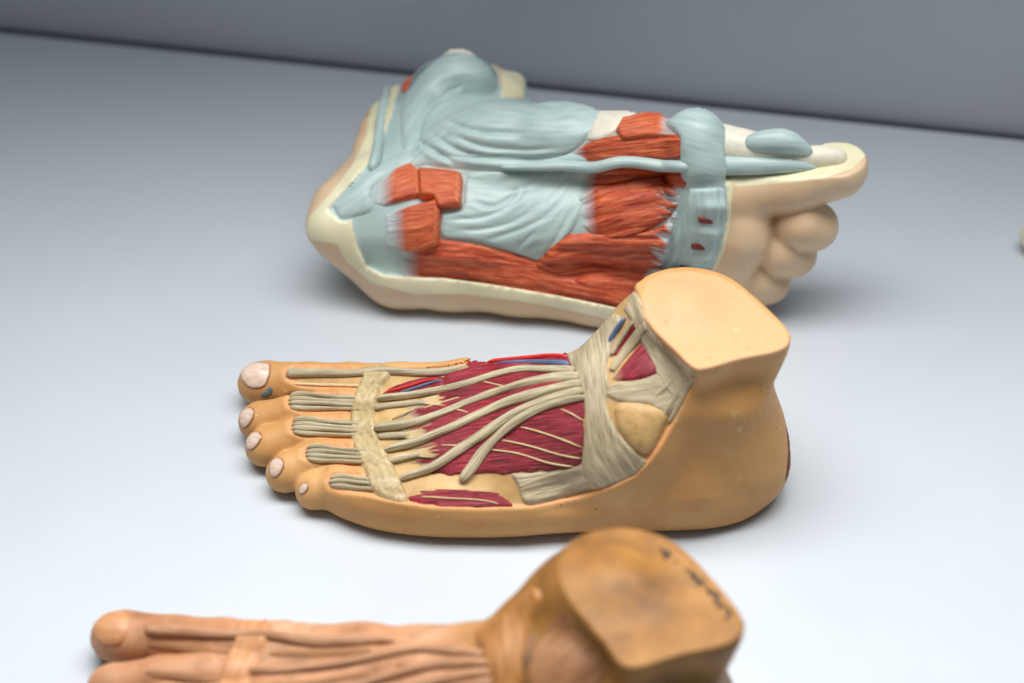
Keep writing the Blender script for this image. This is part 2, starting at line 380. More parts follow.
M = {}
def build_mats():
    # painted plaster skin of the middle foot: 'win' is the distance (px) inside the dissected window
    m = NT('tan_painted_skin'); o = m.obj(); n1 = m.noise(28, 4, 0.55, o); n2 = m.noise(240, 4, 0.6, o)
    sk = m.ramp(n1, [(0.3, rgb(196, 144, 86)), (0.55, rgb(206, 156, 98)), (0.75, rgb(213, 167, 111))])
    top = m.rng(m.attr('face'), 0.2, 0.8); sk = m.mix(top, sk, rgb(218, 170, 124))
    sk = m.mix(m.rng(n2, 0.62, 0.72, 0, 0.25), sk, rgb(160, 104, 56))
    sk = m.mix(m.rng(m.noise(160, 3, 0.5, o), 0.69, 0.75, 0, 0.5), sk, rgb(232, 200, 158)); sp = m.noise(420, 1, 0.4, o); sk = m.mix(m.rng(sp, 0.79, 0.81, 0, 0.8), sk, rgb(70, 50, 40))
    w = m.attr('win'); bone = m.ramp(m.noise(70, 4, 0.6, o), [(0.3, rgb(176, 140, 88)), (0.6, rgb(206, 170, 116)), (0.8, rgb(214, 186, 136))])
    lip = m.mix(m.rng(w, 2.0, 5.0), rgb(222, 158, 106), bone)
    col = m.mix(m.rng(w, -1.6, 0.2), sk, lip)
    nb = m.bump(n2, 0.12, 0.0008, m.bump(m.noise(70, 3, 0.5, o), 0.15, 0.002)); M['skin1'] = m.done(col, nb, m.rng(n2, 0.3, 0.7, 0.46, 0.62), 0.0, 0, 0.35)
    # pale skin and cut rim of the back foot
    m = NT('pale_moulded_skin'); o = m.obj(); n1 = m.noise(22, 4, 0.5, o)
    sk = m.ramp(n1, [(0.3, rgb(214, 180, 142)), (0.7, rgb(230, 202, 166))])
    gy = m.ramp(m.noise(30, 4, 0.55, o), [(0.3, rgb(162, 187, 186)), (0.7, rgb(186, 207, 204))])
    cr = m.ramp(m.noise(50, 3, 0.5, o), [(0.3, rgb(226, 220, 182)), (0.7, rgb(240, 234, 200))])
    c = m.mix(m.rng(m.attr('rim'), -0.8, 0.6), sk, cr); c = m.mix(m.rng(m.attr('win'), -0.8, 0.8), c, gy)
    M['skin2'] = m.done(c, m.bump(m.noise(120, 3, 0.5, o), 0.08, 0.001), 0.40, 0.1)
    G2 = rgb(196, 206, 208)
    M['grey'] = fibre('grey_fascia', rgb(160, 185, 184), rgb(183, 204, 202), rgb(196, 214, 211), 0.4, 3.0, 0.12, 0.42, coat=0.1)
    M['red2'] = fibre('orange_red_muscle', rgb(140, 38, 18), rgb(214, 86, 44), rgb(240, 146, 88), 0.5, 5.0, 0.8, 0.40, G2, coat=0.15)
    M['stub'] = fibre('orange_cut_muscle', rgb(176, 62, 28), rgb(224, 104, 56), rgb(240, 152, 98), 0.6, 8.0, 0.6, 0.42, G2, coat=0.1)
    M['cutend'] = fibre('orange_cut_end', rgb(186, 74, 40), rgb(222, 116, 72), rgb(236, 156, 108), 5, 6.0, 0.5, 0.45)
    M['bone2'] = fibre('cream_bone', rgb(222, 216, 196), rgb(234, 230, 212), rgb(240, 236, 220), 1.5, 2.0, 0.1, 0.42)
    M['slot'] = fibre('dark_red_slot', rgb(90, 24, 18), rgb(130, 44, 32), rgb(150, 60, 44), 1, 3, 0.3, 0.5)
    # middle foot anatomy
    M['red1'] = fibre('crimson_muscle', rgb(62, 6, 18), rgb(154, 20, 44), rgb(204, 72, 84), 0.4, 8.0, 0.8, 0.42, rgb(196, 176, 140), coat=0.1)
    M['tendon'] = fibre('pale_tendon', rgb(136, 122, 92), rgb(206, 192, 158), rgb(228, 218, 190), 0.3, 5.0, 0.6, 0.5, rgb(200, 170, 120))
    M['band'] = fibre('grey_beige_retinaculum', rgb(142, 126, 98), rgb(188, 172, 140), rgb(208, 194, 162), 0.6, 6.0, 0.5, 0.5, rgb(200, 160, 108))
    M['toeband'] = fibre('yellowed_band', rgb(160, 138, 92), rgb(194, 172, 126), rgb(208, 190, 150), 2.5, 3.0, 0.4, 0.42, coat=0.15)
    M['thread'] = fibre('cream_thread', rgb(190, 160, 110), rgb(220, 196, 150), rgb(230, 208, 164), 1, 2, 0.1, 0.5)
    M['artery'] = fibre('red_artery', rgb(190, 30, 28), rgb(212, 46, 40), rgb(220, 66, 52), 1, 2, 0.1, 0.4)
    M['vein'] = fibre('blue_vein', rgb(70, 84, 120), rgb(90, 108, 144), rgb(110, 126, 158), 1, 2, 0.15, 0.4)
    M['nail'] = fibre('pinkish_nail', rgb(200, 168, 142), rgb(222, 196, 176), rgb(232, 214, 198), 1.5, 3.0, 0.15, 0.32, coat=0.2, rimc=rgb(150, 96, 60))
    M['bump'] = fibre('ochre_bone', rgb(176, 138, 84), rgb(204, 166, 108), rgb(212, 180, 126), 1.2, 1.5, 0.2, 0.5)
    M['chip'] = fibre('blue_grey_chip', rgb(90, 100, 106), rgb(110, 120, 124), rgb(126, 132, 134), 2, 2, 0.3, 0.6)
    M['plaster'] = fibre('exposed_brown_plaster', rgb(96, 40, 28), rgb(130, 62, 44), rgb(150, 84, 60), 3, 3, 0.5, 0.8)
    M['ink'] = NT('dark_ink').done(rgb(58, 40, 30), None, 0.6)
    # front foot
    m = NT('brown_varnished_skin'); o = m.obj(); n1 = m.noise(34, 5, 0.6, o)
    a = m.ramp(n1, [(0.32, rgb(104, 68, 30)), (0.5, rgb(152, 104, 48)), (0.68, rgb(174, 124, 62))])
    b = m.ramp(n1, [(0.3, rgb(178, 120, 82)), (0.55, rgb(202, 150, 112)), (0.75, rgb(214, 172, 140))])
    x = m.n('ShaderNodeSeparateXYZ'); m.link(o, x.inputs[0])
    c = m.mix(m.rng(m.attr('fore'), 0.0, 1.0), a, b)
    c = m.mix(m.rng(m.noise(75, 4, 0.6, o), 0.5, 0.7, 0, 0.5), c, rgb(112, 80, 52))
    M['skin3'] = m.done(c, m.bump(m.noise(150, 4, 0.6, o), 0.25, 0.001), 0.52, 0.0, 0, 0.35)
    M['tendon3'] = fibre('orange_tendon', rgb(150, 98, 64), rgb(194, 144, 106), rgb(212, 170, 138), 0.3, 4.0, 0.4, 0.45)
    M['band3'] = fibre('tan_band', rgb(186, 126, 82), rgb(206, 148, 102), rgb(214, 164, 122), 0.6, 2.0, 0.2, 0.45)
    M['ret3'] = fibre('brown_retinaculum', rgb(140, 88, 40), rgb(176, 118, 56), rgb(196, 138, 76), 0.6, 5.0, 0.4, 0.45)
    M['dark3'] = fibre('brown_hollow', rgb(126, 80, 46), rgb(158, 108, 66), rgb(180, 128, 84), 0.5, 4.0, 0.4, 0.5)
    # shelf and wall
    m = NT('white_shelf_board'); o = m.obj(); n2 = m.noise(900, 3, 0.6, o)
    M['shelf'] = m.done(m.ramp(m.noise(6, 3, 0.5, o), [(0.3, rgb(192, 199, 207)), (0.7, rgb(198, 205, 212))]), m.bump(n2, 0.05, 0.0004), m.rng(m.noise(14, 3, 0.5, o), 0.3, 0.7, 0.27, 0.38), 0.0, 0, 0.5)
    m = NT('grey_case_wall'); o = m.obj()
    M['wall'] = m.done(m.ramp(m.noise(5, 3, 0.5, o), [(0.3, rgb(196, 200, 210)), (0.7, rgb(206, 210, 218))]), None, 0.5)
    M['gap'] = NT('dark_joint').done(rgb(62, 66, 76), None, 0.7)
build_mats()

# ------------------------------------------------------------------ setting: shelf and back wall of the case
def box_obj(name, lo, hi, mat, rot=0, piv=(0, 0, 0), bevel=0.0):
    x0, y0, z0 = lo; x1, y1, z1 = hi
    V = np.array([[x, y, z] for x in (x0, x1) for y in (y0, y1) for z in (z0, z1)], float)
    ca, sa = math.cos(rot), math.sin(rot); V = np.stack([V[:, 0] * ca - V[:, 1] * sa, V[:, 0] * sa + V[:, 1] * ca, V[:, 2]], -1) + np.array(piv)
    Q = [[0, 1, 3, 2], [4, 6, 7, 5], [0, 4, 5, 1], [2, 3, 7, 6], [0, 2, 6, 4], [1, 5, 7, 3]]
    return mesh_obj(name, V, Q, mat, smooth=False)
A = at_z(0, 33, 0.0); B = at_z(1024, 141, 0.0); wrot = math.atan2(B[1] - A[1], B[0] - A[0]); mid = (A + B) / 2
o = box_obj('shelf', (-75, -75, -2), (75, -0.0, 0), M['shelf'], wrot, mid); o['kind'] = 'structure'
o = box_obj('back_wall', (-75, 0.62, -2.5), (75, 3, 70), M['wall'], wrot, mid); o['kind'] = 'structure'
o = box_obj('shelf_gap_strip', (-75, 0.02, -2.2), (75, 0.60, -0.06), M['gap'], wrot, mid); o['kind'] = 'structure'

# ------------------------------------------------------------------ middle foot: dissected top of the foot
HR = 0.085
def sup(cx, cy, a, b, e=2.4, n=40):
    t = np.linspace(0, 2 * math.pi, n, endpoint=False); c, s = np.cos(t), np.sin(t)
    return np.stack([cx + a * np.sign(c) * np.abs(c) ** (2 / e), cy + b * np.sign(s) * np.abs(s) ** (2 / e)], -1)
def foot_field(toe=True):
    f = Field((-14.0, -15.5, -0.3), (14.0, 2.5, 9.4), HR)
    P = lambda u, v, z: at_z(u, v, z)
    def ray_(pts, k=0.45, sq=None): f.chain([P(*p[:3]) for p in pts], [p[3] for p in pts], k, sq)
    # leg and heel, as sections over height
    yc = P(735, 481, 0)[1]
    def X(u, z):                                  # x of a photo column at the heel's middle plane
        q = np.array([0, yc, z]); w = (q - CAM) @ FWD; return (u - W / 2) / FPX * w
    secs = []
    for z, x0, x1, b, dy in ((0.0, 646, 752, 1.7, 0), (0.35, 622, 775, 2.35, 0), (1.0, 604, 787, 2.8, 0), (2.0, 596, 790, 2.95, 0), (3.2, 598, 786, 2.85, 0.1), (4.6, 604, 777, 2.75, 0.2), (5.8, 616, 774, 2.8, 0.35), (6.9, 628, 777, 2.95, 0.6)):
        secs.append((z, sup((X(x0, z) + X(x1, z)) / 2, yc + dy, (X(x1, z) - X(x0, z)) / 2, b, 2.5)))
    top = [(641, 300), (647, 281), (665, 273), (692, 271), (720, 277), (745, 292), (785, 330), (790, 345), (778, 355), (740, 363), (697, 373), (676, 355), (656, 336), (643, 318)]
    tp = smooth_poly(top, 6); tp = at_z(tp[:, 0], tp[:, 1], 8.0)[:, :2]; cc = tp.mean(0); secs[-1] = (6.9, cc + (tp - cc) * 0.93 + np.array([0.0, -0.05])); secs.append((8.0, tp)); secs.append((8.25, tp))
    f.loft(secs, 0.3)
    # sole outline, near side
    near = [(318, 505), (340, 517), (370, 527), (405, 533), (445, 536), (500, 536.5), (560, 533), (620, 530), (680, 528.5), (720, 525.5), (748, 518), (768, 505), (779, 490)]
    far = [(772, 474), (740, 466), (660, 465), (560, 455), (470, 450), (400, 452), (350, 470), (325, 488)]
    sole = smooth_poly(near + far, 8); sp = at_z(sole[:, 0], sole[:, 1], 0.45)[:, :2]; c = sp.mean(0)
    def ins(d): q = sp - c; L = np.linalg.norm(q, axis=1, keepdims=True); return c + q * (1 - d / L)
    f.loft([(0.0, ins(0.62)), (0.2, ins(0.26)), (0.5, ins(0.02)), (1.0, ins(-0.05)), (1.5, ins(0.10)), (1.9, ins(0.5))], 0.3)
    # tarsus and instep
    ray_([(680, 456, 2.4, 2.0), (620, 452, 2.6, 2.5), (560, 446, 2.4, 2.35), (500, 445, 2.0, 2.0), (430, 444, 1.75, 1.7)], 0.6)
    ray_([(655, 385, 5.4, 1.9), (610, 392, 4.6, 1.9), (565, 397, 3.7, 1.76), (520, 397, 3.2, 1.54), (470, 396, 2.6, 1.44), (400, 392, 2.0, 1.28)], 0.7)
    ray_([(640, 420, 4.2, 2.2), (590, 425, 3.4, 2.2), (530, 420, 2.9, 1.9), (470, 415, 2.3, 1.6), (405, 414, 1.85, 1.3)], 0.7)
    ray_([(616, 352, 5.6, 1.35), (650, 330, 6.6, 1.6), (680, 330, 7.0, 1.8)], 0.9)
    ray_([(690, 484, 1.6, 1.5), (600, 492, 1.35, 1.25), (520, 498, 1.3, 1.2), (440, 498, 1.2, 1.15), (385, 494, 1.15, 1.1)], 0.6)
    ray_([(530, 470, 1.9, 1.7), (460, 468, 1.6, 1.5), (400, 465, 1.5, 1.3)], 0.6)
    ray_([(530, 440, 2.4, 1.8), (460, 438, 2.0, 1.6), (398, 438, 1.75, 1.35)], 0.6)
    f.ell(P(642, 425, 4.0) + np.array([0.1, -0.4, 0.0]), (1.5, 1.9, 1.7), 0.8)
    # toes
    k = 0.22
    ray_([(400, 392, 2.0, 1.25), (350, 388, 1.6, 1.08), (310, 386, 1.3, 1.0), (266, 384, 1.02, 1.0), (259, 384, 1.0, 0.94)], k)
    ray_([(400, 414, 1.8, 1.2), (345, 409, 1.7, 0.86), (300, 412, 1.45, 0.8), (260, 421, 0.92, 0.82), (256, 422, 0.86, 0.76)], k)
    ray_([(400, 439, 1.7, 1.2), (350, 434, 1.6, 0.86), (306, 435, 1.4, 0.8), (268, 446, 0.92, 0.84), (264, 448, 0.86, 0.8)], k)
    ray_([(400, 466, 1.5, 1.2), (360, 460, 1.5, 0.88), (322, 459, 1.35, 0.82), (289, 472, 0.88, 0.84), (284, 474, 0.82, 0.78)], k)
    ray_([(392, 496, 1.2, 1.18), (366, 488, 1.3, 0.86), (340, 484, 1.15, 0.8), (316, 491, 0.8, 0.78), (313, 492, 0.76, 0.72)], k)
    f.cut((0.0 - f.ax[2])[None, None, :].astype(np.float32), 0.4)
    return f
TOP1 = [(641, 300), (647, 281), (665, 273), (692, 271), (720, 277), (745, 292), (785, 330), (790, 345), (778, 355), (740, 363), (697, 373), (676, 355), (656, 336), (643, 318)]
# the dissected window, in photo pixels: skin edge on the near side, open past the far outline
WIN = [(286, 380), (284, 369), (292, 365), (330, 366), (372, 368), (420, 368), (450, 365), (480, 356), (520, 330), (560, 320), (610, 300), (634, 286), (641, 300), (643, 318), (656, 336), (676, 355), (697, 373),
       (694, 382), (683, 402), (672, 424), (662, 442), (650, 460), (634, 476), (606, 489), (572, 499), (530, 507), (480, 508), (430, 507), (398, 502), (372, 496),
       (342, 493), (328, 488), (325, 480), (331, 473), (362, 471.5), (364, 469), (336, 466), (312, 463), (302, 457), (301, 450), (310, 444), (352, 443.5), (353, 441), (330, 439), (300, 437), (289, 431), (287, 422), (296, 416), (346, 415.5), (348, 412.5), (300, 412), (287, 407), (284, 399), (291, 393), (350, 393), (352, 390), (300, 387)]
def carve(f, win, depth, scale=24.0, lip=0.03):
    idx, P = f.near(depth + 0.5); u, v = proj(P); sd = poly_sd(u, v, win) / scale
    F = f.F[idx]; depth = depth * (0.6 + 0.4 * sstep(u, 350, 400))
    F = F - lip * np.exp(-((sd + 0.12) / 0.14) ** 2)
    f.F[idx] = (F + depth * sstep(sd, -0.03, 0.11)).astype(np.float32)
f1 = foot_field(); carve(f1, WIN, 0.16); f1.ready(2)
o1 = at_z(530, 470, 0.0)
foot1 = thing('foot_model', o1, 'tan anatomical foot model with crimson muscles and pale tendons on top, in the middle', 'foot model', 'anatomical foot models on the shelf')
V, Q = f1.nets(); V = relax(V, Q, 2, 0.4)
u, v = proj(V); tsd = poly_sd(u, v, TOP1)
mesh_obj('skin', V, Q, M['skin1'], foot1, {'win': poly_sd(u, v, WIN), 'face': np.where(V[:, 2] > 7.6, sstep(tsd, -2, 2), 0)})
g1 = f1
# muscles under the tendons
fr = lambda u, v: np.clip(1 - (u - 388 - 26 * vnoise(u / 50, v / 7, 4)) / 24, 0, 1)
patch('muscle', g1, [(446, 376), (456, 369), (468, 364), (484, 357), (506, 352), (530, 348), (560, 347), (572, 360), (583, 400), (584, 430), (580, 464), (548, 470), (515, 473), (462, 475), (432, 474), (414, 470), (412, 456), (410, 440), (398, 430), (396, 414), (412, 404), (440, 386)], M['red1'], foot1, 0.10, 5, [(380, 455), (470, 440), (600, 425)], 1.5, 0.05, 7, fade=lambda u, v: np.clip(1 - (u - 396 - 26 * vnoise(u / 60, v / 3, 4)) / 22, 0, 1) * (u < 450), wob=4, edge_noise=14, edge_mask=lambda u, v: np.clip((446 - u) / 14, 0, 1) * np.clip((474 - v) / 8, 0, 1), label='crimson short extensor muscle beneath the long tendons')
patch('muscle', g1, [(382, 394), (402, 383), (424, 378), (446, 378), (440, 385), (412, 394), (386, 402)], M['red1'], foot1, 0.08, 3, [(380, 398), (446, 378)], 1.3, 0.03, 5, wob=3, seed=8)
patch('muscle', g1, [(406, 499), (424, 491), (453, 489), (488, 491), (504, 499), (513, 506), (480, 507), (440, 506)], M['red1'], foot1, 0.10, 3, [(400, 500), (520, 503)], 1.3, 0.03, 5, wob=2, seed=9, edge_noise=6, edge_mask=lambda u, v: np.clip((500 - v) / 5, 0, 1), label='small crimson muscle along the outer skin edge')
# ankle muscles
patch('muscle', g1, [(611, 380), (626, 362), (641, 345), (647, 350), (658, 370), (648, 377), (628, 381)], M['red1'], foot1, 0.10, 3, [(611, 382), (648, 346)], 1.3, 0.03, 5, fade=lambda u, v: np.clip((628 - u) / 16, 0, 1) * 0.7, seed=11)
patch('muscle', g1, [(611, 352), (620, 338), (634, 318), (640, 326), (628, 341), (616, 356)], M['red1'], foot1, 0.08, 3, [(611, 354), (638, 320)], 1.3, 0.03, 5, seed=12)
# ochre ankle bone and the fan beside it
patch('ankle_bone', g1, [(614, 410), (620, 403), (640, 403), (660, 408), (668, 416), (660, 436), (650, 452), (640, 452), (628, 442), (618, 428)], M['bump'], foot1, 0.16, 9, None, 1.6, bulge=0.04)
patch('tendon', g1, [(511, 474), (548, 471), (588, 464), (598, 474), (590, 488), (560, 498), (528, 505), (521, 496), (517, 484)], M['band'], foot1, 0.12, 4, [(512, 498), (560, 484), (600, 470)], 1.5, 0.10, 5, seed=5, label='fan of pale fibres beside the outer skin edge')
# ankle retinaculum: crossing beige bands
patch('retinaculum', g1, [(566, 356), (585, 344), (604, 324), (616, 314), (622, 322), (613, 345), (607, 365), (608, 385), (606, 402), (611, 420), (622, 437), (640, 456), (646, 462), (632, 476), (600, 488), (586, 484), (582, 466), (584, 440), (585, 412), (580, 384)], M['band'], foot1, 0.15, 4, [(590, 330), (597, 400), (606, 450), (625, 480)], 1.5, 0.07, 6, seed=6, label='beige fibrous band wrapping the front of the ankle')
patch('retinaculum', g1, [(624, 310), (634, 292), (641, 300), (645, 319), (658, 338), (677, 357), (696, 373), (690, 388), (676, 402), (664, 388), (650, 360), (640, 338), (632, 322)], M['band'], foot1, 0.12, 4, [(630, 300), (660, 360), (690, 392)], 1.5, 0.06, 6, seed=16, label='grey beige band under the cut ankle edge')
patch('tendon', g1, [(606, 396), (612, 384), (640, 380), (662, 374), (676, 390), (682, 396), (668, 416), (650, 406), (620, 402)], M['band'], foot1, 0.09, 4, [(604, 396), (680, 384)], 1.5, 0.06, 5, seed=17)
cord('tendon', g1, [(612, 371, 3), (624, 354, 5), (640, 334, 6), (648, 326, 6)], M['band'], foot1, 5, 0.13, 0.02, seed=4, groove=0.4)
cord('tendon', g1, [(612, 356, 2), (622, 340, 2.4), (634, 322, 2)], M['band'], foot1, 3, 0.10, 0.1, seed=4)
cord('vein', g1, [(609, 345), (616, 333), (626, 318)], M['vein'], foot1, 2.6, 0.12, 0.08, taper=(0.4, 0.4))
for k, (a, b, c, d) in enumerate(((694, 377, 668, 424), (688, 376, 660, 420), (680, 372, 652, 400))):
    cord('tendon', g1, [(a, b, 3), ((a + c) / 2 + 1, (b + d) / 2, 3), (c, d, 2)], M['band'], foot1, 3, 0.10, 0.04, seed=20 + k, taper=(0.4, 0.2))
# vessels
cord('artery', g1, [(486, 364), (505, 360), (535, 358), (568, 358)], M['artery'], foot1, 2.4, 0.10, 0.10, taper=(0.2, 0.5))
cord('vein', g1, [(496, 365, 1.5), (520, 364, 2.5), (545, 364, 3.2), (570, 365, 4)], M['vein'], foot1, 3, 0.12, 0.08, taper=(0.2, 0.5))
cord('artery', g1, [(385, 394), (405, 389), (425, 383), (441, 380)], M['artery'], foot1, 1.5, 0.08, 0.10, taper=(0.2, 0.2))
cord('vein', g1, [(398, 395), (415, 390), (430, 385), (444, 381)], M['vein'], foot1, 1.6, 0.08, 0.10, taper=(0.2, 0.2))
# long tendons fanning to the toes (half widths in px)
tl = [[(576, 371, 4), (545, 371, 4.2), (520, 372, 4.2), (497, 377, 4.2), (468, 385, 4), (438, 392, 3.8), (409, 397, 3.8), (376, 400, 4)],
      [(580, 377, 4.5), (550, 380, 4.5), (526, 385, 4.5), (497, 394, 4.2), (468, 404, 4), (439, 416, 4), (409, 425, 4), (374, 429, 4)],
      [(582, 384, 5), (560, 389, 5), (541, 394, 5), (512, 402, 4.6), (482, 415, 4.4), (453, 428, 4.2), (424, 440, 4), (384, 452, 4)],
      [(584, 391, 5), (564, 397, 5), (544, 403, 5), (515, 415, 5), (485, 434, 4.8), (459, 451, 4.6), (433, 468, 4.4), (398, 481, 4)],
      [(586, 398, 3.5), (566, 402, 3.8), (545, 408, 4), (524, 418, 4.2), (503, 433, 4.4), (485, 451, 4.6), (471, 469, 5), (460, 483, 5.5)]]
for k, t in enumerate(tl):
    cord('tendon', g1, t, M['tendon'], foot1, 4.3, 0.16, 0.13, seed=k + 1, groove=0.55, nseg=20, taper=(0.6, 0.1), wv=0.35)
cord('tendon', g1, [(286, 374, 6), (310, 374, 5), (350, 374, 4.2), (390, 372, 4.4), (420, 374, 4.6), (446, 373, 4.4), (470, 368, 3.2)], M['tendon'], foot1, 4.6, 0.18, 0.08, seed=31, groove=0.3, taper=(0.5, 0.1), fade=lambda t: sstep(t, 0.9, 1.0) * 0.6, label='pale tendon running out along the big toe')
# short tendons ending in brush-like roots
rng = np.random.default_rng(3)
for k, t in enumerate(([(374, 408, 3.6), (400, 406, 3.4), (436, 403, 2.5)], [(378, 437, 3.6), (398, 436, 3.4), (418, 436, 2.6)], [(386, 462, 3.6), (405, 458, 3.4), (428, 454, 2.4)])):
    tn = cord('tendon', g1, t, M['tendon'], foot1, 3.8, 0.12, 0.08, seed=40 + k, groove=0.4, taper=(0.5, 0.1))
    ex, ey = t[-1][:2]
    for j in range(9):
        a = (j - 4) / 4.0; cord('fibre', g1, [(ex - 16, ey + 1.5 * a, 1.0), (ex - 2, ey + 4.0 * a, 0.9), (ex + 6 + rng.uniform(0, 9), ey + 6.0 * a - 2, 0.5)], M['thread'], tn, 1.0, 0.06, 0.12, nseg=6, seed=j, taper=(0.3, 0.1))
for t in ([(493, 362, 1), (478, 366, 1), (464, 371, 1)],): pass
# pale threads lying over the muscles
for t in ([(520, 427), (540, 432), (562, 439), (583, 447)], [(560, 409), (572, 414), (584, 421)], [(490, 450), (520, 454), (548, 462), (575, 466)], [(480, 382), (496, 386), (508, 388)], [(500, 440), (530, 446), (560, 454), (582, 458)], [(504, 404), (518, 400), (534, 398)], [(424, 410), (444, 404), (462, 398)], [(452, 410), (470, 414)], [(392, 420), (404, 416), (416, 410)], [(440, 446), (462, 447)], [(420, 497), (450, 499), (480, 501), (500, 505)]):
    cord('nerve_thread', g1, [(a, b, 0.9) for a, b in t], M['thread'], foot1, 0.9, 0.05, 0.11, nseg=6, taper=(0.3, 0.3))
# toe tendons: bundles of strands inside each toe slot
for k, (a, b, n, wd) in enumerate((((287, 402), (366, 404), 4, 18), ((290, 427), (362, 430), 4, 18), ((304, 454), (372, 457), 4, 18), ((328, 482), (386, 486), 3, 15))):
    for j in range(n):
        off = (j - (n - 1) / 2) * wd / n; q = off * 0.35
        cord('tendon', g1, [(a[0] + abs(q), a[1] + off * 0.75, 2.6), (a[0] + 16, a[1] + off, 2.9), ((a[0] + b[0]) / 2, (a[1] + b[1]) / 2 + off * 0.85 + 0.8 * math.sin(k + 2.1 * j), 2.5), (b[0], b[1] + off * 0.75, 2.4)], M['tendon'], foot1, 2.6, 0.14, 0.07 + 0.03 * math.sin(3.7 * j + k), nseg=9, seed=50 + 5 * k + j, groove=0.5, taper=(0.05, 0.5), wv=0.4)
cord('tendon', g1, [(294, 384, 1.6), (325, 385, 1.8), (362, 386, 1.6)], M['thread'], foot1, 1.8, 0.05, 0.03, seed=77, taper=(0.2, 0.3))
# band across the toe roots
tb = patch('retinaculum', g1, [(364, 368), (388, 366), (392, 372), (384, 386), (378, 400), (375, 414), (376, 430), (382, 444), (390, 458), (398, 476), (408, 499), (396, 502), (374, 492), (364, 470), (356, 452), (350, 432), (351, 412), (355, 394), (362, 380)], M['toeband'], foot1, 0.20, 3.5, [(376, 366), (364, 400), (362, 430), (376, 460), (394, 500)], 1.4, 0.04, 8, wob=1.5, seed=21, extra=lambda u, v: 0.05 * np.sin((v - 372) / 13.0), label='yellowed band crossing the roots of the toes')
# nails
for nm, poly in (('big', [(243, 366), (252, 362), (268, 363), (271, 368), (268, 382), (262, 388), (250, 388), (243, 382), (240, 374)]),
                 ('b', [(240, 412), (247, 407), (254, 409), (254, 418), (248, 427), (242, 428), (239, 420)]),
                 ('c', [(246, 440), (252, 432), (260, 432), (262, 439), (256, 448), (249, 451), (246, 446)]),
                 ('d', [(270, 462), (276, 457), (283, 459), (284, 468), (278, 477), (271, 477), (269, 470)]),
                 ('e', [(299, 486), (304, 482), (309, 484), (308, 491), (302, 495), (298, 492)])):
    patch('toenail', g1, poly, M['nail'], foot1, 0.06, 2.0, None, 0.9, label='broad nail of the big toe' if nm == 'big' else None)
patch('paint_chip', g1, [(260, 395), (265, 391), (269, 387), (273, 389), (271, 395), (264, 398)], M['chip'], foot1, 0.03, 1.5, None, 0.9, label='blue grey chip beside the big toe nail')
# broken plaster edge at the back of the heel
hp = smooth_poly([(784.5, 424), (789, 428), (790.5, 450), (788, 478), (784, 488), (783, 470), (784.5, 445)])
patch('chipped_plaster', g1, [(786, 425), (795, 425), (795, 488), (784, 488), (786.5, 470), (788, 450)], M['plaster'], foot1, 0.02, 2, None, 0.8, smooth=False)

# ------------------------------------------------------------------ back foot: lying on its outer side, sole towards the viewer
WIN2 = [(400, 84), (390, 120), (374, 158), (345, 190), (328, 209), (340, 221), (351, 221), (357, 245), (367, 267), (385, 275), (409, 277), (444, 278), (489, 284), (520, 289), (560, 296), (600, 304), (640, 313), (690, 318),
        (700, 292), (708, 275), (719, 251), (726, 219), (727, 195), (724, 174), (724, 90), (600, 70), (528, 60), (524, 99), (503, 98), (499, 74), (470, 30), (420, 30), (404, 60)]
RIM2 = [[(380, 88), (392, 84), (402, 84), (392, 122), (376, 160), (348, 192), (330, 209), (341, 221), (352, 221), (358, 245), (368, 267), (386, 275), (409, 277), (444, 278), (489, 284), (520, 289), (560, 296), (600, 304), (640, 313), (690, 318), (690, 330), (620, 322), (560, 308), (520, 301), (464, 294), (414, 294), (372, 283), (347, 262), (337, 244), (312, 240), (306, 230), (310, 216), (332, 192), (352, 166), (366, 137), (370, 112)],
        [(700, 292), (708, 275), (719, 251), (726, 219), (727, 195), (724, 172), (733, 186), (731, 205), (730, 225), (724, 252), (712, 277), (704, 294)],
        [(724, 170), (735, 186), (773, 184), (821, 179), (853, 168), (868, 153), (868, 138), (724, 138)],
        [(502, 70), (530, 60), (524, 99), (503, 99)]]
